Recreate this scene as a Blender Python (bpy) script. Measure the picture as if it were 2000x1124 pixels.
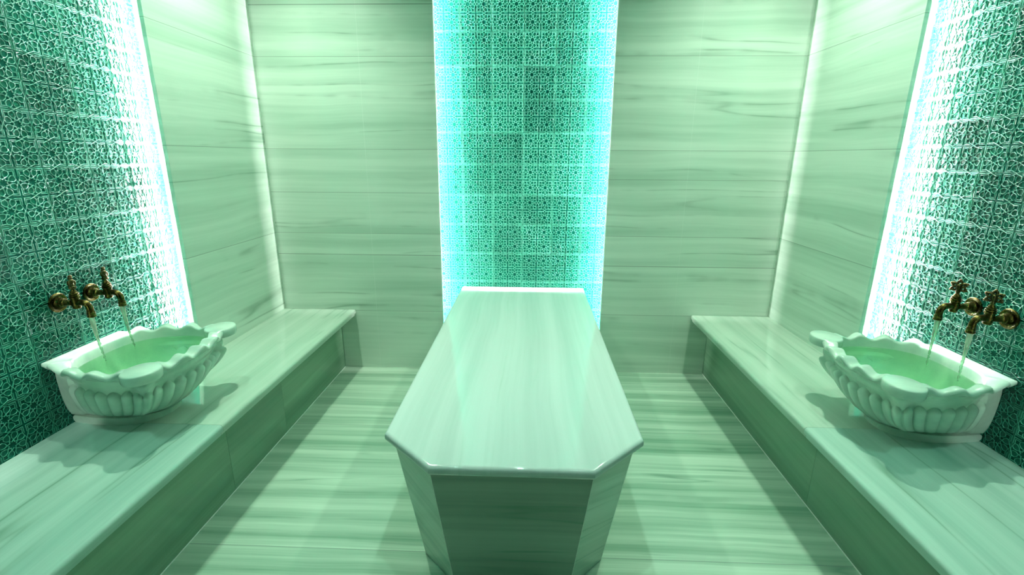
import bpy, bmesh, math, random
from mathutils import Vector, Matrix
import numpy as np
random.seed(7)
for o in list(bpy.data.objects): bpy.data.objects.remove(o)
SC = bpy.context.scene
COL = SC.collection

# ------------------------------------------------------------------ camera
CX, CY, CZ = 0.0467, -3.2611, 1.5218
YAW, PIT, ROL, FPX = -0.0368, 0.2661, 0.0058, 935.12
cam_d = bpy.data.cameras.new('camera'); cam = bpy.data.objects.new('camera', cam_d); COL.objects.link(cam)
fw = Vector((math.sin(YAW)*math.cos(PIT), math.cos(YAW)*math.cos(PIT), -math.sin(PIT)))
r0 = Vector((math.cos(YAW), -math.sin(YAW), 0)); u0 = r0.cross(fw)
r2 = r0*math.cos(ROL)+u0*math.sin(ROL); u2 = r2.cross(fw)
M = Matrix((r2, u2, -fw)).transposed().to_4x4(); M.translation = (CX, CY, CZ)
cam.matrix_world = M
cam_d.sensor_width = 36; cam_d.lens = FPX/2000*36; cam_d.clip_start = 0.02
SC.camera = cam

# ------------------------------------------------------------------ world, exposure, room lights
w = bpy.data.worlds.new('world'); SC.world = w; w.use_nodes = True
w.node_tree.nodes['Background'].inputs[0].default_value = (0.02, 0.05, 0.035, 1)
w.node_tree.nodes['Background'].inputs[1].default_value = 1.0
SC.view_settings.view_transform = 'Standard'; SC.view_settings.look = 'None'
SC.view_settings.gamma = 1; SC.view_settings.use_curve_mapping = False
SC.view_settings.exposure = 0.40

CEIL = 3.20
def downlight(x, y, power, col, size=150, rad=0.035):
    l = bpy.data.lights.new('ceiling_spot', 'SPOT'); l.energy = power; l.color = col
    l.spot_size = math.radians(size); l.spot_blend = 1.0; l.shadow_soft_size = rad
    o = bpy.data.objects.new('ceiling_spot', l); COL.objects.link(o); o.location = (x, y, CEIL-0.05)
GREEN = (0.80, 1.0, 0.78); AQUA = (0.70, 1.0, 0.88); NEAR = (0.46, 1.0, 0.80)
for s in (-1, 1):
    downlight(s*1.30, -0.74, 108, GREEN, 112)
    downlight(s*1.40, -1.45, 32, GREEN, 80)
    downlight(s*1.38, -2.6, 50, NEAR, 80)
downlight(0.0, -2.25, 44, AQUA, 66)
downlight(0.0, -0.95, 44, AQUA, 74)
LED_COL = (1.0, 1.0, 0.95); LED_STR = 950.0; LED_NEAR = 60.0

# ------------------------------------------------------------------ dimensions
XL, XR, REC = -1.7236, 1.7259, 0.1105
PL, PR = -0.570, 0.5591            # back tile panel opening
SY0, SY1 = -0.903, -2.35          # side tile panel opening
H = 0.45; T = 0.2061; TZ = 2.2978; TC = -0.0079; TY = -1.4313
YF = -4.1

# ------------------------------------------------------------------ helpers
def link(name, me, mat=None, parent=None):
    o = bpy.data.objects.new(name, me); COL.objects.link(o)
    if mat is not None:
        for m in (mat if isinstance(mat, (list, tuple)) else [mat]): me.materials.append(m)
    if parent: o.parent = parent
    return o
def obj(name, bm, mat, parent=None, smooth=None):
    me = bpy.data.meshes.new(name)
    bmesh.ops.recalc_face_normals(bm, faces=bm.faces)
    bm.to_mesh(me); bm.free()
    if smooth is not None:
        for p in me.polygons: p.use_smooth = True
        me.set_sharp_from_angle(angle=math.radians(smooth))
    return link(name, me, mat, parent)
def tag(o, label, cat=None, group=None, kind=None):
    if label: o['label'] = label
    if cat: o['category'] = cat
    if group: o['group'] = group
    if kind: o['kind'] = kind
    return o
def empty(name, loc, label, cat, group=None, rz=0):
    o = bpy.data.objects.new(name, None); COL.objects.link(o); o.location = loc; o.rotation_euler = (0, 0, rz)
    o.empty_display_size = 0.05
    return tag(o, label, cat, group)
def prism(bm, poly, z0, z1, axis='z'):
    """extrude a 2D polygon: axis z -> (x,y); axis y -> (x,z)"""
    def P(a, b, c):
        return (a, b, c) if axis == 'z' else (a, c, b)
    lo = [bm.verts.new(P(a, b, z0)) for a, b in poly]; hi = [bm.verts.new(P(a, b, z1)) for a, b in poly]
    n = len(poly)
    f1 = bm.faces.new(lo); f2 = bm.faces.new(hi)
    for i in range(n): bm.faces.new((lo[i], lo[(i+1) % n], hi[(i+1) % n], hi[i]))
    return f1, f2
def box(bm, x0, x1, y0, y1, z0, z1):
    return prism(bm, [(x0, y0), (x1, y0), (x1, y1), (x0, y1)], z0, z1)
def bevel(bm, w, seg=2, edges=None):
    bmesh.ops.bevel(bm, geom=edges or bm.edges[:], offset=w, segments=seg, affect='EDGES', profile=0.5, clamp_overlap=True)
def lathe(bm, prof, n=32, mat=None, closed=False):
    """prof: (r, h) revolved around z, transformed by mat"""
    rings = []
    for r, h in prof:
        if r < 1e-6:
            rings.append([bm.verts.new((0, 0, h))])
        else:
            rings.append([bm.verts.new((r*math.cos(2*math.pi*i/n), r*math.sin(2*math.pi*i/n), h)) for i in range(n)])
    vs = [v for r in rings for v in r]
    for a, b in zip(rings, rings[1:]):
        for i in range(n):
            j = (i+1) % n
            if len(a) == 1 and len(b) == 1: continue
            if len(a) == 1: bm.faces.new((a[0], b[i], b[j]))
            elif len(b) == 1: bm.faces.new((a[i], a[j], b[0]))
            else: bm.faces.new((a[i], a[j], b[j], b[i]))
    if mat: bmesh.ops.transform(bm, matrix=mat, verts=vs)
    return vs
def tube(bm, pts, rads, n=16, cap=True):
    pts = [Vector(p) for p in pts]; rings = []
    up = None
    for i, p in enumerate(pts):
        d = (pts[min(i+1, len(pts)-1)]-pts[max(i-1, 0)]).normalized()
        if up is None:
            up = Vector((0, 1, 0)) if abs(d.y) < 0.9 else Vector((1, 0, 0))
        a = d.cross(up).normalized(); b = a.cross(d).normalized(); up = b
        r = rads[i] if hasattr(rads, '__len__') else rads
        rings.append([bm.verts.new(p+(a*math.cos(2*math.pi*k/n)+b*math.sin(2*math.pi*k/n))*r) for k in range(n)])
    for A, B in zip(rings, rings[1:]):
        for k in range(n): bm.faces.new((A[k], A[(k+1) % n], B[(k+1) % n], B[k]))
    if cap: bm.faces.new(rings[0]); bm.faces.new(rings[-1])

# ------------------------------------------------------------------ materials
class NT:
    def __init__(s, name):
        s.m = bpy.data.materials.new(name); s.m.use_nodes = True; s.t = s.m.node_tree
        s.b = s.t.nodes['Principled BSDF']; s.out = s.t.nodes['Material Output']
    def n(s, typ, **kw):
        nd = s.t.nodes.new(typ)
        for k, v in kw.items(): setattr(nd, k, v)
        return nd
    def l(s, a, b): s.t.links.new(a, b)
    def math(s, op, a, b=None, clamp=False):
        nd = s.n('ShaderNodeMath', operation=op, use_clamp=clamp)
        for i, v in enumerate((a, b)):
            if v is None: continue
            if isinstance(v, (int, float)): nd.inputs[i].default_value = v
            else: s.l(v, nd.inputs[i])
        return nd.outputs[0]
    def ramp(s, fac, stops, interp='LINEAR'):
        nd = s.n('ShaderNodeValToRGB'); cr = nd.color_ramp; cr.interpolation = interp
        while len(cr.elements) < len(stops): cr.elements.new(0.5)
        for e, (p, c) in zip(cr.elements, stops): e.position = p; e.color = c if len(c) == 4 else (*c, 1)
        s.l(fac, nd.inputs[0]); return nd.outputs[0]
    def mix(s, fac, a, b, mode='MIX'):
        nd = s.n('ShaderNodeMix', data_type='RGBA', blend_type=mode)
        for sock, v in ((nd.inputs[0], fac), (nd.inputs[6], a), (nd.inputs[7], b)):
            if isinstance(v, (int, float)): sock.default_value = v
            elif isinstance(v, tuple): sock.default_value = v if len(v) == 4 else (*v, 1)
            else: s.l(v, sock)
        return nd.outputs[2]
    def noise(s, vec, scale, detail=3, rough=0.5, w=None):
        nd = s.n('ShaderNodeTexNoise'); nd.inputs['Scale'].default_value = scale
        nd.inputs['Detail'].default_value = detail; nd.inputs['Roughness'].default_value = rough
        if w is not None:
            nd.noise_dimensions = '4D'
            if isinstance(w, (int, float)): nd.inputs['W'].default_value = w
            else: s.l(w, nd.inputs['W'])
        s.l(vec, nd.inputs['Vector']); return nd.outputs[0]

def marble(name, across, base=(0.73, 0.86, 0.76), band=(0.46, 0.63, 0.52), vein=(0.16, 0.30, 0.21), seed=0.0,
           course=None, joints=(), strength=1.0, rough=0.10, period=1.0, tilt=0.0, thin=1.0, bandpos=(0.42, 0.66)):
    """across: axis index (0,1,2) across which the veins are stacked; joints: list of (axis, pos, half width, dark)"""
    k = NT(name)
    geo = k.n('ShaderNodeNewGeometry'); sep = k.n('ShaderNodeSeparateXYZ'); k.l(geo.outputs['Position'], sep.inputs[0])
    ax = [sep.outputs[i] for i in range(3)]
    wv = seed
    if course:
        a, c0, cp = course
        idx = k.math('FLOOR', k.math('DIVIDE', k.math('SUBTRACT', ax[a], c0), cp))
        wv = k.math('ADD', k.math('MULTIPLY', idx, 7.31), seed)
    # slow warp of the stacking axis
    warp = k.noise(geo.outputs['Position'], 1.1, 2, 0.5, wv)
    warp2 = k.noise(geo.outputs['Position'], 4.0, 2, 0.5, wv)
    acr = k.math('ADD', ax[across], k.math('MULTIPLY', k.math('SUBTRACT', warp, 0.5), 0.07))
    acr = k.math('ADD', acr, k.math('MULTIPLY', k.math('SUBTRACT', warp2, 0.5), 0.006))
    if tilt:
        other = ax[0] if across != 0 else ax[1]
        acr = k.math('ADD', acr, k.math('MULTIPLY', other, tilt))
    comb = k.n('ShaderNodeCombineXYZ')
    oth = [i for i in range(3) if i != across]
    k.l(k.math('MULTIPLY', acr, 9.0*period), comb.inputs[0])
    k.l(k.math('MULTIPLY', ax[oth[0]], 0.28), comb.inputs[1]); k.l(k.math('MULTIPLY', ax[oth[1]], 0.28), comb.inputs[2])
    n1 = k.noise(comb.outputs[0], 1.0, 5, 0.6, wv)
    comb2 = k.n('ShaderNodeCombineXYZ')
    k.l(k.math('MULTIPLY', acr, 42.0*period), comb2.inputs[0])
    k.l(k.math('MULTIPLY', ax[oth[0]], 0.4), comb2.inputs[1]); k.l(k.math('MULTIPLY', ax[oth[1]], 0.4), comb2.inputs[2])
    n2 = k.noise(comb2.outputs[0], 1.0, 3, 0.55, k.math('ADD', wv, 3.3) if not isinstance(wv, (int, float)) else wv+3.3)
    comb3 = k.n('ShaderNodeCombineXYZ')
    k.l(k.math('MULTIPLY', acr, 5.5*period), comb3.inputs[0])
    k.l(k.math('MULTIPLY', ax[oth[0]], 0.25), comb3.inputs[1]); k.l(k.math('MULTIPLY', ax[oth[1]], 0.25), comb3.inputs[2])
    n3 = k.noise(comb3.outputs[0], 1.0, 2, 0.5, k.math('ADD', wv, 9.1) if not isinstance(wv, (int, float)) else wv+9.1)
    col = k.mix(k.ramp(n1, [(bandpos[0], (0, 0, 0)), (bandpos[1], (strength,)*3)]), base, band)
    col = k.mix(k.math('MULTIPLY', k.ramp(n2, [(0.45, (0, 0, 0)), (0.75, (1, 1, 1))]), 0.35*strength), col, band)
    # thin dark veins where a slow field crosses its middle value
    d = k.math('ABSOLUTE', k.math('SUBTRACT', n3, 0.5))
    line = k.ramp(d, [(0.0, (1, 1, 1)), (0.012*thin, (0.25,)*3), (0.035*thin, (0, 0, 0))])
    mask = k.ramp(k.noise(geo.outputs['Position'], 1.7, 3, 0.6, wv), [(0.46, (0, 0, 0)), (0.62, (1, 1, 1))])
    col = k.mix(k.math('MULTIPLY', k.math('MULTIPLY', line, mask), 0.75*strength), col, vein)
    # fine grain
    g = k.noise(geo.outputs['Position'], 260, 2, 0.6)
    col = k.mix(k.math('MULTIPLY', k.math('SUBTRACT', g, 0.5), 0.25), col, (0.3, 0.4, 0.34))
    for a, pos, hw, dk, per in joints:
        if per:
            f = k.math('DIVIDE', k.math('SUBTRACT', ax[a], pos), per)
            fr = k.math('SUBTRACT', f, k.math('ROUND', f)); dd = k.math('MULTIPLY', k.math('ABSOLUTE', fr), per)
        else:
            dd = k.math('ABSOLUTE', k.math('SUBTRACT', ax[a], pos))
        col = k.mix(k.math('MULTIPLY', k.math('LESS_THAN', dd, hw), abs(dk)), col, (0.20, 0.27, 0.23) if dk > 0 else (0.9, 0.95, 0.9))
    k.l(col, k.b.inputs['Base Color'])
    k.b.inputs['Roughness'].default_value = rough
    k.b.inputs['Specular IOR Level'].default_value = 0.5
    return k.m

CO = (2, 0.4425, 0.5625); J0 = (2, 0.4425, 0.0016, 0.55, 0.5625)
M_backwall = marble('marble_back_wall', 2, seed=1.0, course=CO, joints=[J0, (0, -1.052, 0.0012, -0.4, 0), (2, 0.855, 0.0022, 0.65, 0), (2, 1.284, 0.0018, 0.5, 0), (2, 2.425, 0.003, 0.6, 0)], strength=0.85)
M_backwall2 = marble('marble_back_wall_right', 2, seed=9.0, course=CO, joints=[J0, (0, 1.075, 0.0012, -0.3, 0), (2, 0.797, 0.0024, 0.65, 0), (2, 1.382, 0.0018, 0.45, 0)], strength=0.85)
M_leftwall = marble('marble_left_wall', 2, seed=21.0, strength=0.85, course=(2, 0.4425, 0.5625), joints=[(2, 0.4425, 0.0016, 0.6, 0.5625)], tilt=0.0)
M_rightwall = marble('marble_right_wall', 2, seed=37.0, strength=0.85, course=(2, 0.4425, 0.5625), joints=[(2, 0.4425, 0.0016, 0.6, 0.5625)])
M_floor = marble('marble_floor', 1, seed=5.0, base=(0.52, 0.67, 0.54), band=(0.21, 0.37, 0.26), course=(1, -0.80, 0.91),
                 joints=[(1, -0.80, 0.0018, 0.7, 0.91)], period=1.3, strength=1.0, rough=0.22)
M_seat = marble('marble_seat', 0, seed=51.0, base=(0.53, 0.66, 0.56), band=(0.37, 0.52, 0.42), rough=0.03, strength=0.8)
M_seat2 = marble('marble_seat_front', 0, seed=63.0, base=(0.48, 0.66, 0.58), band=(0.31, 0.50, 0.43), rough=0.03)
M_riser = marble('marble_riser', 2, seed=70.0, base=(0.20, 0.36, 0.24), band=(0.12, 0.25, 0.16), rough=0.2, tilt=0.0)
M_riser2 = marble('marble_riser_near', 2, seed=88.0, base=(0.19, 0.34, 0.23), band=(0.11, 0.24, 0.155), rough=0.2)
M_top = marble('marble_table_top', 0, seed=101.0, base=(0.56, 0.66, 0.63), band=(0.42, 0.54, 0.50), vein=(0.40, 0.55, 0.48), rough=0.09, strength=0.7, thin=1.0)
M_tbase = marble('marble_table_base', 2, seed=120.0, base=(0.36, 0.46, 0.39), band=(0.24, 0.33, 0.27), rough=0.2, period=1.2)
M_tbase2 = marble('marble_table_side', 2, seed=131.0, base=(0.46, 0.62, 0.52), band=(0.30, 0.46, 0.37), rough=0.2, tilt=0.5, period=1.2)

def simple(name, col, rough=0.4, metal=0.0, spec=0.5):
    k = NT(name); k.b.inputs['Roughness'].default_value = rough; k.b.inputs['Metallic'].default_value = metal
    k.b.inputs['Specular IOR Level'].default_value = spec
    geo = k.n('ShaderNodeTexCoord')
    nz = k.noise(geo.outputs['Object'], 35, 3)
    k.l(k.mix(nz, tuple(c*0.85 for c in col), tuple(min(1, c*1.12) for c in col)), k.b.inputs['Base Color'])
    return k.m
def basin_mat():
    k = NT('carved_marble'); tc = k.n('ShaderNodeTexCoord')
    mp = k.n('ShaderNodeMapping'); mp.inputs['Rotation'].default_value = (0.5, 0.3, 0.4); mp.inputs['Scale'].default_value = (3, 9, 6)
    k.l(tc.outputs['Object'], mp.inputs[0])
    n1 = k.noise(mp.outputs[0], 1.6, 5, 0.6)
    col = k.mix(k.ramp(n1, [(0.35, (0, 0, 0)), (0.75, (1, 1, 1))]), (0.66, 0.83, 0.72), (0.46, 0.66, 0.57))
    k.l(col, k.b.inputs['Base Color']); k.b.inputs['Roughness'].default_value = 0.22
    k.b.inputs['Subsurface Weight'].default_value = 0.12; k.b.inputs['Subsurface Radius'].default_value = (0.02, 0.025, 0.02)
    k.b.inputs['Subsurface Scale'].default_value = 0.4
    return k.m
M_basin = basin_mat()
M_plaster = simple('white_plaster', (0.8, 0.8, 0.8), 0.9)
M_dark = simple('darkened_front_wall', (0.05, 0.06, 0.05), 0.5)  # unseen front wall, darkened to cut bounce light on the table front
M_grout = simple('pale_joint', (0.75, 0.82, 0.76), 0.6)

def brass():
    k = NT('aged_brass'); tc = k.n('ShaderNodeTexCoord')
    n1 = k.noise(tc.outputs['Object'], 45, 4, 0.6)
    k.l(k.ramp(n1, [(0.3, (0.028, 0.025, 0.007)), (0.7, (0.13, 0.105, 0.025))]), k.b.inputs['Base Color'])
    k.l(k.ramp(n1, [(0.3, (0.38,)*3), (0.7, (0.2,)*3)]), k.b.inputs['Roughness'])
    k.b.inputs['Metallic'].default_value = 1.0
    return k.m
M_brass = brass()
def dark_brass():
    k = NT('dark_brass'); k.b.inputs['Base Color'].default_value = (0.09, 0.07, 0.03, 1)
    tc = k.n('ShaderNodeTexCoord')
    k.l(k.ramp(k.noise(tc.outputs['Object'], 60, 3), [(0.3, (0.03, 0.03, 0.012)), (0.7, (0.09, 0.085, 0.03))]), k.b.inputs['Base Color'])
    k.b.inputs['Metallic'].default_value = 1; k.b.inputs['Roughness'].default_value = 0.35
    return k.m
M_dbrass = dark_brass()

def tile_mats():
    out = []
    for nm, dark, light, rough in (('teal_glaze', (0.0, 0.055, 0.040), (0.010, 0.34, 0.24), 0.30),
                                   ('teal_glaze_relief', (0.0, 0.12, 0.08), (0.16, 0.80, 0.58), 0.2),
                                   ('teal_glaze_ground', (0.0, 0.036, 0.026), (0.012, 0.24, 0.18), 0.25)):  # ground between the petals, darker than the petals
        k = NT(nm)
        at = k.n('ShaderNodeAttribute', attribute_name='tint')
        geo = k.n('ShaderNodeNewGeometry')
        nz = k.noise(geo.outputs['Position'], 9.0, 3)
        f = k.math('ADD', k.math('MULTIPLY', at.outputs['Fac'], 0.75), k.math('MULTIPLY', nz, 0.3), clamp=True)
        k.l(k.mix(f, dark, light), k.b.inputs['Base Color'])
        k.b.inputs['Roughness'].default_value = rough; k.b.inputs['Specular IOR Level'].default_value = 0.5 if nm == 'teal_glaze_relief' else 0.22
        bp = k.n('ShaderNodeBump'); bp.inputs['Strength'].default_value = 0.5; bp.inputs['Distance'].default_value = 0.003
        k.l(k.noise(geo.outputs['Position'], 110.0, 2), bp.inputs['Height']); k.l(bp.outputs[0], k.b.inputs['Normal'])
        out.append(k.m)
    return out
M_tiles = tile_mats()

def led_mat(nm='led_diffuser', st=LED_STR):
    k = NT(nm); e = k.n('ShaderNodeEmission'); e.inputs[0].default_value = (*LED_COL, 1); e.inputs[1].default_value = st
    k.l(e.outputs[0], k.out.inputs[0]); return k.m
M_led = led_mat(); M_led_dim = led_mat('led_diffuser_dim', LED_NEAR)
M_alu = simple('aluminium_channel', (0.6, 0.62, 0.62), 0.35, 1.0)

def water(name, bump, scale, white=0.0):
    k = NT(name); nt = k.t
    tc = k.n('ShaderNodeTexCoord')
    bp = k.n('ShaderNodeBump'); bp.inputs['Strength'].default_value = bump; bp.inputs['Distance'].default_value = 0.004
    k.l(k.noise(tc.outputs['Object'], scale, 3, 0.6), bp.inputs['Height'])
    gl = k.n('ShaderNodeBsdfGlossy'); gl.inputs['Roughness'].default_value = 0.02
    tr = k.n('ShaderNodeBsdfTransparent'); tr.inputs[0].default_value = (0.66, 0.93, 0.70, 1)
    fr = k.n('ShaderNodeFresnel'); fr.inputs[0].default_value = 1.6
    k.l(bp.outputs[0], gl.inputs['Normal']); k.l(bp.outputs[0], fr.inputs['Normal'])
    mx = k.n('ShaderNodeMixShader'); k.l(fr.outputs[0], mx.inputs[0]); k.l(tr.outputs[0], mx.inputs[1]); k.l(gl.outputs[0], mx.inputs[2])
    last = mx.outputs[0]
    if white:
        df = k.n('ShaderNodeBsdfTranslucent'); df.inputs[0].default_value = (0.9, 1, 0.97, 1)
        d2 = k.n('ShaderNodeBsdfDiffuse'); d2.inputs[0].default_value = (0.9, 1, 0.97, 1)
        md = k.n('ShaderNodeMixShader'); md.inputs[0].default_value = 0.5; k.l(df.outputs[0], md.inputs[1]); k.l(d2.outputs[0], md.inputs[2])
        m2 = k.n('ShaderNodeMixShader'); m2.inputs[0].default_value = white
        k.l(last, m2.inputs[1]); k.l(md.outputs[0], m2.inputs[2]); last = m2.outputs[0]
    k.l(last, k.out.inputs[0]); return k.m
M_water = water('pool_water', 0.5, 100)
M_stream = water('falling_water', 1.0, 90, 0.22)
M_foam = simple('bubble_white', (0.85, 1.0, 0.9), 0.1)

# ------------------------------------------------------------------ the room
def struct(name, bm, mat, smooth=None):
    o = obj(name, bm, mat, None, smooth); o['kind'] = 'structure'; return o
bm = bmesh.new(); box(bm, XL-REC-0.1, XR+REC+0.1, YF-0.1, REC+0.1, -0.1, 0.0); struct('floor', bm, M_floor)
bm = bmesh.new(); box(bm, XL-REC-0.1, XR+REC+0.1, YF-0.1, REC+0.1, CEIL, CEIL+0.1); struct('ceiling', bm, M_plaster)
bm = bmesh.new(); box(bm, XL-REC-0.1, XR+REC+0.1, YF-0.1, YF, 0, CEIL); struct('wall_front', bm, M_dark)
# marble facing, 2 cm thick, with a light slot behind its free edge; plan profile extruded upwards
TH, SL = 0.02, 0.10
def facing(bm, far, edge, face, back, z0, swap, sgn):
    """far/edge along the wall, face/back across it; slot of depth SL cut behind the free edge"""
    e = 1 if edge > far else -1
    t = face+(TH if back > face else -TH)
    poly = [(far, face), (edge, face), (edge, t), (edge-e*SL, t), (edge-e*SL, back), (far, back)]
    if swap: poly = [(b, a) for a, b in poly]
    f = prism(bm, poly, z0, CEIL)
for nm, far, edge, mt in (('wall_back_left', XL-REC, PL, M_backwall), ('wall_back_right', XR+REC, PR, M_backwall2)):
    bm = bmesh.new(); facing(bm, far, edge, 0, REC, 0, False, 1); struct(nm, bm, mt)
bm = bmesh.new(); box(bm, XL-REC-0.1, XR+REC+0.1, REC+0.001, REC+0.1, 0, CEIL)
wall_back = struct('wall_back', bm, M_backwall)
side_walls = {}
for nm, xf, s, mt in (('wall_left', XL, -1, M_leftwall), ('wall_right', XR, 1, M_rightwall)):
    xb = xf+s*REC
    bm = bmesh.new(); facing(bm, -0.0005, SY0, xf, xb, H+0.0005, True, s); struct(nm+'_far', bm, mt)
    bm = bmesh.new(); facing(bm, YF, SY1, xf, xb, H+0.0005, True, s); struct(nm+'_near', bm, mt)
    bm = bmesh.new(); box(bm, min(xb+s*0.001, xb+s*0.1), max(xb+s*0.001, xb+s*0.1), YF, REC, 0, CEIL)
    side_walls[nm] = struct(nm, bm, mt)

# ---- relief tiles: every tile four cells, each an eight-petalled rosette in straps
def tile_pattern():
    segs = []; dark = []
    def seg(a, b, w=0.0022, h=0.0022): segs.append((a, b, w, h))
    c = 0.5
    def pol(r, a): return (r*math.cos(math.radians(a)), r*math.sin(math.radians(a)))
    cell = []
    # petals
    for kk in range(8):
        a0 = 22.5+45*kk; u = Vector((math.cos(math.radians(a0)), math.sin(math.radians(a0)))); v = Vector((-u.y, u.x))
        loc = [(0.195, 0), (0.26, 0.078), (0.365, 0.112), (0.452, 0.066), (0.452, -0.066), (0.365, -0.112), (0.26, -0.078)]
        pts = [(u*a+v*b) for a, b in loc]
        for i in range(len(pts)): cell.append((pts[i], pts[(i+1) % len(pts)]))
        dark.append(pts)
        a1 = math.radians(a0+22.5); q = Vector((math.cos(a1), math.sin(a1)))
        u2_ = Vector((math.cos(math.radians(a0+45)), math.sin(math.radians(a0+45)))); v2 = Vector((-u2_.y, u2_.x))
        cell.append((u*0.195, q*0.115)); cell.append((u2_*0.195, q*0.115))
        tip = q*(0.490 if kk % 2 else 0.565)
        cell.append((u*0.452+v*0.066, tip)); cell.append((u2_*0.452-v2*0.066, tip))
    # corner brackets
    for sx in (-1, 1):
        for sy in (-1, 1):
            k0 = 0.450
            cell.append((Vector((sx*k0, sy*k0)), Vector((sx*k0, sy*0.21)))); cell.append((Vector((sx*k0, sy*k0)), Vector((sx*0.21, sy*k0))))
            pass
    C2 = T/2
    S = []; D = []
    for ix in (0, 1):
        for iy in (0, 1):
            o = Vector(((ix+0.5)*C2, (iy+0.5)*C2))
            for a, b in cell: S.append((o+a*C2, o+b*C2, 0.0011, 0.0026))
            for q in dark: D.append([o+p*C2 for p in q])
    # tile rim
    e = 0.0022
    for a, b in (((e, e), (T-e, e)), ((T-e, e), (T-e, T-e)), ((T-e, T-e), (e, T-e)), ((e, T-e), (e, e))):
        S.append((Vector(a), Vector(b), 0.0009, 0.0014))
    return S, D
PAT, DARK = tile_pattern()
def tile_unit():
    """one tile in (u,v,height): arrays of verts, quads, material index"""
    V = []; F = []; Mi = []
    V += [(0, 0, 0), (T, 0, 0), (T, T, 0), (0, T, 0)]; F.append((0, 1, 2, 3)); Mi.append(2)
    for a, b, w, h in PAT:
        d = (b-a).normalized(); n = Vector((-d.y, d.x)); a2 = a-d*w*0.5; b2 = b+d*w*0.5
        i = len(V)
        for p in (a2, b2):
            V.append((*(p-n*w), 0.0)); V.append((*(p-n*w*0.45), h)); V.append((*(p+n*w*0.45), h)); V.append((*(p+n*w), 0.0))
        for j in range(3): F.append((i+j, i+j+4, i+j+5, i+j+1)); Mi.append(1)
    for q in DARK:
        i = len(V); V += [(*p, 0.0003) for p in q]
        F.append(tuple(range(i, i+len(q)))); Mi.append(0)
    V = np.array(V); F = [tuple(dict.fromkeys(f)) for f in F]
    return V, F, Mi
TV, TF, TM = tile_unit()
def tile_panel(name, parent, i0, i1, j0, j1, place, rng, lo, hi):
    verts = []; loops = []; starts = []; totals = []; mi = []; tint = []
    ls = 0; base = 0
    for i in range(i0, i1):
        for j in range(j0, j1):
            t = rng.random()**1.3
            t = lo+(hi-lo)*t
            verts.append(place(TV, i, j)); n = len(TV)
            tint += [t]*n
            for f, m in zip(TF, TM):
                loops += [base+q for q in f]; starts.append(ls); totals.append(len(f)); ls += len(f); mi.append(m)
            base += n
    V = np.concatenate(verts).astype(np.float32)
    me = bpy.data.meshes.new(name)
    me.vertices.add(len(V)); me.vertices.foreach_set('co', V.ravel())
    me.loops.add(len(loops)); me.loops.foreach_set('vertex_index', np.array(loops, np.int32))
    me.polygons.add(len(starts)); me.polygons.foreach_set('loop_start', np.array(starts, np.int32)); me.polygons.foreach_set('loop_total', np.array(totals, np.int32))
    me.polygons.foreach_set('material_index', np.array(mi, np.int32))
    me.update(calc_edges=True)
    at = me.attributes.new('tint', 'FLOAT', 'POINT'); at.data.foreach_set('value', np.array(tint, np.float32))
    me.validate()
    return link(name, me, M_tiles, parent)
def place_back(V, i, j):
    o = np.empty_like(V); o[:, 0] = TC+i*T+V[:, 0]; o[:, 2] = TZ+j*T+V[:, 1]; o[:, 1] = REC-V[:, 2]; return o
def place_side(x, s):
    def f(V, i, j):
        o = np.empty_like(V); o[:, 1] = TY+i*T+V[:, 0]; o[:, 2] = TZ+j*T+V[:, 1]; o[:, 0] = x-s*V[:, 2]; return o
    return f
rng = random.Random(11)  # side panels get a lower tint range: their dimmer light is painted into the glaze
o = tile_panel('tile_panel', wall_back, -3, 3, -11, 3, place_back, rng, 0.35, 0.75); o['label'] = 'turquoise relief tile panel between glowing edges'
o = tile_panel('tile_panel', side_walls['wall_left'], -6, 3, -9, 3, place_side(XL-REC, -1), rng, 0.0, 0.36); o['label'] = 'teal relief tile panel with painted-in shade above left basin'
o = tile_panel('tile_panel', side_walls['wall_right'], -6, 3, -9, 3, place_side(XR+REC, 1), rng, 0.0, 0.36); o['label'] = 'teal relief tile panel with painted-in shade above right basin'

# ---- LED strips on the back of each marble edge
def led(x, y, nx, ny, z0, label, mat=None):
    """nx,ny: direction the diffuser faces"""
    root = empty('led_strip', (x, y, z0), label, 'light strip', 'light strips behind the marble edges')
    hw = 0.003; L = CEIL-0.02-z0
    tx, ty = abs(ny), abs(nx)
    bm = bmesh.new(); a = 0.0035
    def bb(bm, d0, d1, w_):
        xs = sorted((nx*d0-tx*w_, nx*d1+tx*w_)) if nx else (-w_, w_)
        ys = sorted((ny*d0-ty*w_, ny*d1+ty*w_)) if ny else (-w_, w_)
        box(bm, xs[0], xs[1], ys[0], ys[1], 0, L)
    bb(bm, 0.0, a, hw+0.001); obj('channel', bm, M_alu, root)
    bm = bmesh.new(); bb(bm, a, a+0.004, hw); obj('diffuser', bm, mat or M_led, root)
IN = SL-0.0005; MID = TH+0.0052
led(PL-IN, MID, 1, 0, 0.01, 'vertical light strip glowing on the left edge of the back tile panel')
led(PR+IN, MID, -1, 0, 0.01, 'vertical light strip glowing on the right edge of the back tile panel')
led(XL-MID, SY0+IN, 0, -1, H+0.002, 'vertical light strip glowing beside the left tile panel, far edge')
led(XL-MID, SY1-IN, 0, 1, H+0.002, 'vertical light strip at the near edge of the left tile panel', M_led_dim)
led(XR+MID, SY1-IN, 0, 1, H+0.002, 'vertical light strip at the near edge of the right tile panel', M_led_dim)
led(XR+MID, SY0+IN, 0, -1, H+0.002, 'vertical light strip glowing beside the right tile panel, far edge')

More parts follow.
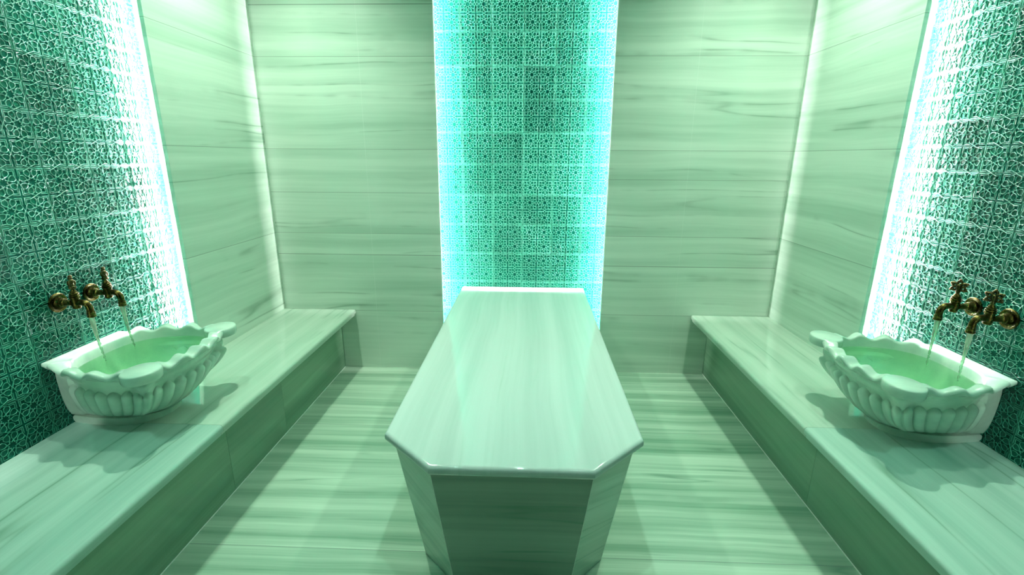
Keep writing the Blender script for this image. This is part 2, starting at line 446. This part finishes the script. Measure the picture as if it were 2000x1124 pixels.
# ------------------------------------------------------------------ benches
def seat_profile(xb, xe, s):
    """(x,z) profile: back xb, nose at xe, s=+1 when the nose points to +x"""
    p = [(xb, H), (xe-s*0.014, H)]
    for i in range(1, 8):
        a = math.pi/2*(1-i/7); p.append((xe-s*0.014+s*0.014*math.cos(a), H-0.014+0.014*math.sin(a)))
    p += [(xe, H-0.026), (xe-s*0.004, H-0.030), (xe-s*0.012, H-0.031), (xe-s*0.012, H-0.047), (xb, H-0.047)]
    return p
for side, xw, xb, xe, xf, s, seam, label in (
        ('left', XL, XL-REC, -1.2053, -1.3176, 1, -1.555, 'long marble bench along the left wall under the left basin'),
        ('right', XR, XR+REC, 1.1944, 1.3208, -1, -1.458, 'long marble bench along the right wall under the right basin')):
    root = empty('marble_bench', ((xb+xf)/2, -2.0, 0), label, 'bench', 'marble benches along the side walls')
    ox = (xb+xf)/2
    for k, (y0, y1, mt) in enumerate(((seam+0.0007, -0.001, M_seat), (YF+0.001, seam-0.0007, M_seat2))):
        bm = bmesh.new(); prism(bm, seat_profile(xb+s*0.004, xe, s), y0, y1, 'y')
        if side == 'right' and k == 1 or side == 'left' and k == 0: pass
        o = obj('seat_slab', bm, mt, root, 30); o.location = (-ox, 2.0, 0)
    cuts = [-0.001, -0.893, -1.389, -2.6, YF+0.001] if side == 'left' else [-0.001, -1.37, -2.6, YF+0.001]
    for k, (a, b) in enumerate(zip(cuts, cuts[1:])):
        bm = bmesh.new(); x0, x1 = sorted((xb+s*0.004, xf))
        box(bm, x0, x1, b+0.0008, a-0.0008, 0.001, H-0.0475)
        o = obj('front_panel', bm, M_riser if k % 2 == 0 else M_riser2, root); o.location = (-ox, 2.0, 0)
    bm = bmesh.new(); x0, x1 = sorted((xf, xf+s*0.003)); box(bm, x0, x1, YF+0.002, -0.002, 0.0005, 0.004)
    o = obj('joint_line', bm, M_grout, root); o.location = (-ox, 2.0, 0)

# ------------------------------------------------------------------ massage table
ZT = 0.6065; TT = 0.036
root = empty('massage_table', (0, -0.95, 0), 'large pale marble slab table with cut front corners in the middle', 'table')
top = [(-0.4423, 0.105), (-0.4423, -1.8217), (-0.2545, -2.0036), (0.2562, -2.0036), (0.4424, -1.8217), (0.4424, 0.105)]
bm = bmesh.new(); f1, f2 = prism(bm, top, ZT-TT, ZT)
hor = [e for e in bm.edges if abs(e.verts[0].co.z-e.verts[1].co.z) < 1e-6 and not all(abs(v.co.y-0.105) < 1e-6 for v in e.verts)]
ver = [e for e in bm.edges if abs(e.verts[0].co.z-e.verts[1].co.z) > 1e-6 and e.verts[0].co.y < 0]
bevel(bm, 0.014, 5, hor+[])
o = obj('table_top', bm, M_top, root, 40); o.location = (0, 0.95, 0)
# the base tapers inwards towards the floor
bt = [(-0.417, 0.1), (-0.417, -1.805), (-0.262, -1.960), (0.262, -1.960), (0.417, -1.805), (0.417, 0.1)]
bb = [(-0.345, 0.1), (-0.345, -1.720), (-0.210, -1.855), (0.210, -1.855), (0.345, -1.720), (0.345, 0.1)]
ZB, ZU = 0.001, ZT-TT
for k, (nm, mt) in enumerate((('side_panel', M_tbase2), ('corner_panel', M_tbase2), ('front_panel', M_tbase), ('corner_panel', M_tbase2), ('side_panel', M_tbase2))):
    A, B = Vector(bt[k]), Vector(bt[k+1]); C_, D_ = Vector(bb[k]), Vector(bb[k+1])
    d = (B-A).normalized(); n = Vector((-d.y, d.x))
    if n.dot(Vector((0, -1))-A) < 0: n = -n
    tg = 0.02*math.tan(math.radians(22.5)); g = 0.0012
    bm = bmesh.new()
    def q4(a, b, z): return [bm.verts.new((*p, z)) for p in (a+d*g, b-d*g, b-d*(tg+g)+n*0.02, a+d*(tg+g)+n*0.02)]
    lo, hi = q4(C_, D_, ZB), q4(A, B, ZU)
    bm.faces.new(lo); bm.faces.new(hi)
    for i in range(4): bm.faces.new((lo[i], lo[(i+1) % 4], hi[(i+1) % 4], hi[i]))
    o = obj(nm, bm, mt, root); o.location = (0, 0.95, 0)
for p, q in zip(bt[1:5], bb[1:5]):
    bm = bmesh.new(); rr = 0.0018
    c = (Vector((0, -1.0))-Vector(p)).normalized()*0.0015
    tube(bm, [(q[0]+c.x, q[1]+c.y, ZB), (p[0]+c.x, p[1]+c.y, ZU)], rr, 8)
    o = obj('corner_joint', bm, M_grout, root); o.location = (0, 0.95, 0)

# ------------------------------------------------------------------ basins
def smooth_outline(pts, n):
    """Catmull-Rom through pts, resampled by arclength"""
    P = [Vector(p) for p in pts]; out = []
    for i in range(len(P)-1):
        p0 = P[max(i-1, 0)]; p1 = P[i]; p2 = P[i+1]; p3 = P[min(i+2, len(P)-1)]
        for k in range(24):
            t = k/24; out.append(0.5*((2*p1)+(p2-p0)*t+(2*p0-5*p1+4*p2-p3)*t*t+(3*p1-p0-3*p2+p3)*t**3))
    out.append(P[-1]); A = np.array([(v.x, v.y) for v in out])
    d = np.r_[0, np.cumsum(np.hypot(*np.diff(A, axis=0).T))]
    s = np.linspace(0, d[-1], n)
    return np.c_[np.interp(s, d, A[:, 0]), np.interp(s, d, A[:, 1])], s
def basin_mesh():
    half = [(0.001, 0.178), (0.06, 0.205), (0.127, 0.238), (0.2, 0.262), (0.27, 0.274), (0.34, 0.274), (0.405, 0.258), (0.46, 0.215), (0.497, 0.155), (0.515, 0.08), (0.52, 0.0)]
    full = half+[(a, -b) for a, b in half[-2::-1]]
    N = 620
    MB = 50
    def close(A):
        y1, y0 = A[-1, 1], A[0, 1]; t = np.arange(1, MB+1)/(MB+1)
        return np.r_[A, np.c_[np.full(MB, 0.001), y1+(y0-y1)*t]]
    P, s = smooth_outline(full, N); L = s[-1]
    PB = close(P)
    tang = np.gradient(P, axis=0); tang /= np.hypot(*tang.T)[:, None]
    nor = np.c_[-tang[:, 1], tang[:, 0]]
    if (nor[N//2]@np.array([1, 0])) < 0: nor = -nor
    ear = [np.argmin(np.hypot(P[:, 0]-0.445, P[:, 1]-0.235)), np.argmin(np.hypot(P[:, 0]-0.445, P[:, 1]+0.235))]
    se = [s[i] for i in ear]
    earb = np.exp(-((s-se[0])/0.038)**2)+np.exp(-((s-se[1])/0.038)**2)
    fade = np.clip(np.minimum(s, L-s)/0.07, 0, 1); fade = fade*fade*(3-2*fade)
    # scalloped edge: crests counted separately on the sides and on the front
    ph = np.where(s < se[0], (se[0]-s)/0.112, np.where(s > se[1], (s-se[1])/0.112, (s-se[0])/((se[1]-se[0])/5.0)))
    wave = (0.5-0.5*np.cos(2*math.pi*ph))
    wave = (wave*2-1)*fade*(1-0.9*np.clip(earb*1.3, 0, 1))
    # gadroon cell coordinate
    dens = (1/0.060)*(1+0.7*np.exp(-((s-se[0])/0.05)**2)+0.7*np.exp(-((s-se[1])/0.05)**2))
    cu = np.r_[0, np.cumsum(0.5*(dens[1:]+dens[:-1])*np.diff(s))]
    cu *= round(cu[-1])/cu[-1]
    fr = (cu % 1)*2-1
    # plinth outline under the bowl
    hb = [(0.001, 0.105), (0.10, 0.122), (0.20, 0.124), (0.29, 0.104), (0.350, 0.055), (0.365, 0.0)]
    B, _ = smooth_outline(hb+[(a, -b) for a, b in hb[-2::-1]], N)
    Bn = 1.0*B
    bowl = P-nor*0.036+nor*(earb*0.052)[:, None]
    bowl[:, 0] = np.maximum(bowl[:, 0], 0.001)
    rings = []
    def ring(xy, z):
        xy = xy.copy(); xy[:, 0] = np.maximum(xy[:, 0], 0.001)
        if len(xy) == N: xy = close(xy)
        if not hasattr(z, '__len__'): z = np.full(N, z)
        if len(z) == N: z = np.r_[z, np.full(MB, z[0])]
        rings.append(np.c_[xy, z])
    C = np.array([0.27, 0.0])
    hi_ = [(0.073, 0.0), (0.077, 0.085), (0.098, 0.152), (0.148, 0.203), (0.22, 0.232), (0.29, 0.244), (0.355, 0.234), (0.405, 0.203), (0.442, 0.15), (0.462, 0.08), (0.467, 0.0)]
    IC, _ = smooth_outline(hi_+[(a, -b) for a, b in hi_[-2::-1]], 800)
    ia = np.unwrap(np.arctan2(IC[:, 1], IC[:, 0]-C[0])); ir = np.hypot(IC[:, 0]-C[0], IC[:, 1])
    order = np.argsort(ia % (2*math.pi)); IA = (ia % (2*math.pi))[order]; IR = ir[order]
    def inner(sc, add=0.0):
        a = np.arctan2(PB[:, 1]-C[1], PB[:, 0]-C[0]) % (2*math.pi)
        r = np.interp(a, IA, IR, period=2*math.pi)*sc+add
        return np.c_[C[0]+r*np.cos(a), C[1]+r*np.sin(a)]
    # inside from bottom to rim
    for sc, z in ((0.02, 0.09), (0.3, 0.092), (0.55, 0.10), (0.72, 0.12), (0.85, 0.155), (0.93, 0.19), (0.97, 0.225), (0.99, 0.26)):
        ring(inner(sc), z)
    ring(inner(1.0), 0.286+wave*0.008)
    ring(inner(1.0, 0.003), 0.292+wave*0.008)
    I = inner(1.0, 0.008)
    ring(I, 0.294+wave*0.008)
    out = P+nor*(wave*0.006)[:, None]
    outc = close(out)
    for t in (0.3, 0.6, 0.85): ring(I*(1-t)+outc*t, 0.294+wave*(0.008+0.004*t))
    ring(out, 0.291+wave*0.012)
    ring(out+nor*0.003, 0.286+wave*0.012)
    ring(out+nor*0.003, 0.280+wave*0.012)
    ring(out-nor*0.002, 0.275+wave*0.011)
    ring(out-nor*0.014, 0.270+wave*0.009)
    neck = P-nor*0.040+nor*(earb*0.042)[:, None]
    ring(neck*0.5+(out-nor*0.014)*0.5, 0.256+wave*0.002)
    ring(neck, 0.247)
    z1, z0 = 0.232, 0.032
    K = 72; ztop = 0.203
    for k in range(K+1):
        h = 1-k/K; z = z0+(z1-z0)*h
        ends = np.clip(1-np.minimum(s, L-s)/0.09, 0, 1)[:, None]; wgt = (1-(1-h)**2.0)**0.80
        wv = wgt*(1-ends)+((1-(1-h)**2.6)**0.42)*ends
        O = Bn*(1-wv)+bowl*wv
        if h > 0.93: O = O*(1-(h-0.93)/0.07*0.5)+neck*((h-0.93)/0.07*0.5)
        seg = np.hypot(*np.diff(O, axis=0).T); wcell = 0.5*np.mean(seg)*N/(cu[-1])
        hw = 0.027
        cap = np.clip((z-(ztop-hw))/hw, 0, None)
        cap2 = np.clip((0.062-z)/0.032, 0, 1)
        v = 1-fr**2-cap**2-cap2**2
        amp = 0.025*np.sqrt(np.clip(v, 0, None))*fade_g(s, L)*(0.10+0.90*wgt)
        ring(O+nor*(amp-0.013*fade_g(s, L)*np.clip((0.236-z)/0.02,0,1))[:, None], z)
    ring(Bn, 0.030)
    V = np.concatenate(rings); R = len(rings); F = []; Q = N+MB
    for i in range(R-1):
        for j in range(Q):
            a = i*Q+j; b = i*Q+(j+1) % Q; F.append((a, b, b+Q, a+Q))
    F.append(tuple(range((R-1)*Q, R*Q))); F.append(tuple(range(Q))[::-1])
    return V, F, IA, IR
def fade_g(s, L):
    f = np.clip((np.minimum(s, L-s)-0.075)/0.02, 0, 1); return f
BV, BF, WIA, WIR = basin_mesh()
me = bpy.data.meshes.new('bowl'); me.from_pydata([tuple(v) for v in BV], [], BF); me.update()
bmx = bmesh.new(); bmx.from_mesh(me); bmesh.ops.remove_doubles(bmx, verts=bmx.verts, dist=1e-5); bmesh.ops.recalc_face_normals(bmx, faces=bmx.faces); bmx.to_mesh(me); bmx.free()
for p in me.polygons: p.use_smooth = True
me.set_sharp_from_angle(angle=math.radians(50))
me.materials.append(M_basin); BOWL = me
# base plate
bm = bmesh.new()
hb = [(0.001, 0.115), (0.10, 0.130), (0.20, 0.132), (0.28, 0.112), (0.335, 0.06), (0.348, 0.0)]
B, _ = smooth_outline(hb+[(a, -b) for a, b in hb[-2::-1]], 80)
prism(bm, [tuple(p) for p in B], 0.0, 0.031)
bevel(bm, 0.011, 4, [e for e in bm.edges if abs(e.verts[0].co.z-e.verts[1].co.z) < 1e-6])
bmesh.ops.recalc_face_normals(bm, faces=bm.faces); PLATE = bpy.data.meshes.new('base_plate'); bm.to_mesh(PLATE); bm.free()
for p in PLATE.polygons: p.use_smooth = True
PLATE.set_sharp_from_angle(angle=math.radians(40)); PLATE.materials.append(M_basin)
# ear disc
bm = bmesh.new(); lathe(bm, [(0.0, 0.303), (0.060, 0.303), (0.0645, 0.301), (0.067, 0.297), (0.067, 0.270), (0.064, 0.264), (0.054, 0.261), (0.0, 0.258)], 64)
bmesh.ops.scale(bm, vec=(0.92, 1.08, 1), verts=bm.verts)
bmesh.ops.recalc_face_normals(bm, faces=bm.faces); EAR = bpy.data.meshes.new('corner_lobe'); bm.to_mesh(EAR); bm.free()
for p in EAR.polygons: p.use_smooth = True
EAR.set_sharp_from_angle(angle=math.radians(40)); EAR.materials.append(M_basin)
# water surface
n = 120; bm = bmesh.new(); rg = []
zc = 0.252
ctr = bm.verts.new((0.27, 0, zc)); prev = None
for rr in (0.25, 0.5, 0.75, 0.992):
    cur = []
    for i in range(n):
        a = 2*math.pi*i/n; c, s_ = math.cos(a), math.sin(a); r = rr*float(np.interp(a, WIA, WIR, period=2*math.pi))*0.985
        cur.append(bm.verts.new((0.27+r*c, r*s_, zc)))
    for i in range(n):
        if prev: bm.faces.new((prev[i], cur[i], cur[(i+1) % n], prev[(i+1) % n]))
        else: bm.faces.new((ctr, cur[i], cur[(i+1) % n]))
    prev = cur
WATER = bpy.data.meshes.new('basin_water'); bmesh.ops.recalc_face_normals(bm, faces=bm.faces); bm.to_mesh(WATER); bm.free()
for p in WATER.polygons: p.use_smooth = True
WATER.materials.append(M_water)

# ------------------------------------------------------------------ faucets (local: wall at x=0, spout towards +x, z=0 at the flange centre)
RX = Matrix.Rotation(math.radians(90), 4, 'Y')
def faucet(loc, rz, label, handle_turn):
    root = empty('brass_faucet', loc, label, 'faucet', None, rz)
    bm = bmesh.new()
    lathe(bm, [(0.0, 0.0), (0.0365, 0.0), (0.0385, 0.003), (0.0385, 0.007), (0.0355, 0.010), (0.031, 0.009), (0.027, 0.005), (0.023, 0.005), (0.0215, 0.012), (0.0185, 0.018), (0.0185, 0.024), (0.015, 0.027), (0.0, 0.028)], 48, RX)
    obj('flange', bm, M_brass, root, 40)
    bm = bmesh.new()
    lathe(bm, [(0.0, 0.026), (0.0165, 0.026), (0.0175, 0.029), (0.0165, 0.032), (0.0135, 0.033), (0.0120, 0.036), (0.0115, 0.064), (0.0, 0.07)], 40, RX)
    obj('pipe', bm, M_brass, root, 40)
    bm = bmesh.new()   # valve body with ringed bonnet
    V = Matrix.Translation((0.079, 0, 0))
    lathe(bm, [(0.0, -0.022), (0.012, -0.022), (0.0145, -0.018), (0.0155, 0.0), (0.0155, 0.020), (0.0185, 0.022), (0.0185, 0.026), (0.0150, 0.028), (0.0175, 0.031), (0.0175, 0.034), (0.0140, 0.036),
               (0.0160, 0.039), (0.0160, 0.042), (0.0120, 0.044), (0.0100, 0.050), (0.0060, 0.054), (0.0050, 0.062), (0.0, 0.062)], 40, V)
    obj('valve_body', bm, M_brass, root, 40)
    bm = bmesh.new()   # bent spout
    pts = [(0.085, 0, 0.0)]; cx_, cz_ = 0.105, -0.024
    pts.append((0.098, 0, 0.002))
    for i in range(0, 11):
        a = math.radians(95-95*i/10); pts.append((cx_+0.025*math.cos(a), 0, cz_+0.026*math.sin(a)))
    pts.append((0.1305, 0, -0.034)); pts.append((0.131, 0, -0.040))
    tube(bm, pts, [0.0125]*2+[0.0122]*11+[0.012, 0.012], 24)
    lathe(bm, [(0.0, -0.036), (0.0135, -0.036), (0.0145, -0.039), (0.0135, -0.042), (0.0150, -0.045), (0.0135, -0.048), (0.0150, -0.052), (0.0145, -0.057), (0.0120, -0.059), (0.0095, -0.059), (0.009, -0.050), (0.0, -0.050)], 36, Matrix.Translation((0.131, 0, 0)))
    obj('spout', bm, M_brass, root, 40)
    # openwork four-lobed handle
    bm = bmesh.new()
    lathe(bm, [(0.0, 0.058), (0.0075, 0.058), (0.0085, 0.064), (0.0065, 0.070), (0.0085, 0.074), (0.0095, 0.082), (0.0085, 0.090), (0.0045, 0.094), (0.0, 0.095)], 24)
    for kk in range(6):
        a = 2*math.pi*(kk+0.5)/6
        d = Vector((math.cos(a), 0, math.sin(a))); c0 = Vector((0, 0, 0.082))
        if d.z < -0.9: continue
        cc = c0+d*0.0165
        e1 = d; e2 = Vector((-d.z, 0, d.x))
        loop = [cc+e1*0.0080*math.cos(t_)+e2*0.0062*math.sin(t_) for t_ in [2*math.pi*i/16 for i in range(17)]]
        tube(bm, loop, 0.0040, 8, cap=False)
        tip = bmesh.ops.create_icosphere(bm, subdivisions=2, radius=0.0052, matrix=Matrix.Translation(c0+d*0.0265))
    tube(bm, [Vector((0, 0, 0.082))+Vector((math.cos(t_)*0.0185, 0, math.sin(t_)*0.0185)) for t_ in [2*math.pi*i/32 for i in range(33)]], 0.0024, 8, cap=False)
    for v in bm.verts: v.co.y *= 1.5
    h = obj('handle', bm, M_dbrass, root, 60); h.rotation_euler = (0, 0, handle_turn); h.location = (0.079, 0, 0)
    h['label'] = 'dark openwork handle'
    return root

def stream(loc, rz, top_z, bot_z, label, seed):
    bm = bmesh.new(); rn = random.Random(seed); n = 46; pts = []; rad = []
    for i in range(n):
        t = i/(n-1); z = top_z+(bot_z-top_z)*t
        pts.append((0.131+0.012*t**1.5-0.004*t+rn.uniform(-1, 1)*0.0012*t, rn.uniform(-1, 1)*0.0012*t+0.010*t*t, z))
        rad.append(0.0070*(1-t)**1.6+0.0028+0.0010*math.sin(t*60+seed)*t+rn.uniform(-0.0006, 0.0006))
    tube(bm, pts, rad, 14)
    o = obj('water_stream', bm, M_stream, None, 80)
    o.location = loc; o.rotation_euler = (0, 0, rz)
    # keep the mesh origin at the stream itself
    return tag(o, label, 'water', 'streams of water from the four faucets')

for side, xw, rz, yc in (('left', XL-REC, 0.0, -1.445), ('right', XR+REC, math.pi, -1.415)):
    s = 1 if side == 'left' else -1
    root = empty('marble_basin', (xw, yc, H), 'carved white marble basin with fluted sides standing on the %s bench' % side, 'basin', 'carved marble basins on the benches', rz)
    link('bowl', BOWL, None, root); link('base_plate', PLATE, None, root)
    for e in (-1, 1):
        o = link('corner_lobe', EAR, None, root); o.location = (0.445, e*0.235, 0)
    o = link('basin_water', WATER); o.location = (xw, yc, H); o.rotation_euler = (0, 0, rz)
    tag(o, 'clear rippled water filling the %s marble basin' % side, 'water')
    for yf, w_ in ((-1.507, 'near'), (-1.357, 'far')):
        faucet((xw+s*0.0022, yf, 0.952), rz, 'aged brass wall faucet, %s of the two above the %s basin' % ('nearer' if w_ == 'near' else 'farther', side), math.radians(-40 if side == 'left' else -46))
        stream((xw, yf, 0), rz, 0.952-0.060, H+zc-0.001, 'thin stream of water from the %s faucet into the %s basin' % ('nearer' if w_ == 'near' else 'farther', side), 3 if w_ == 'near' else 8)
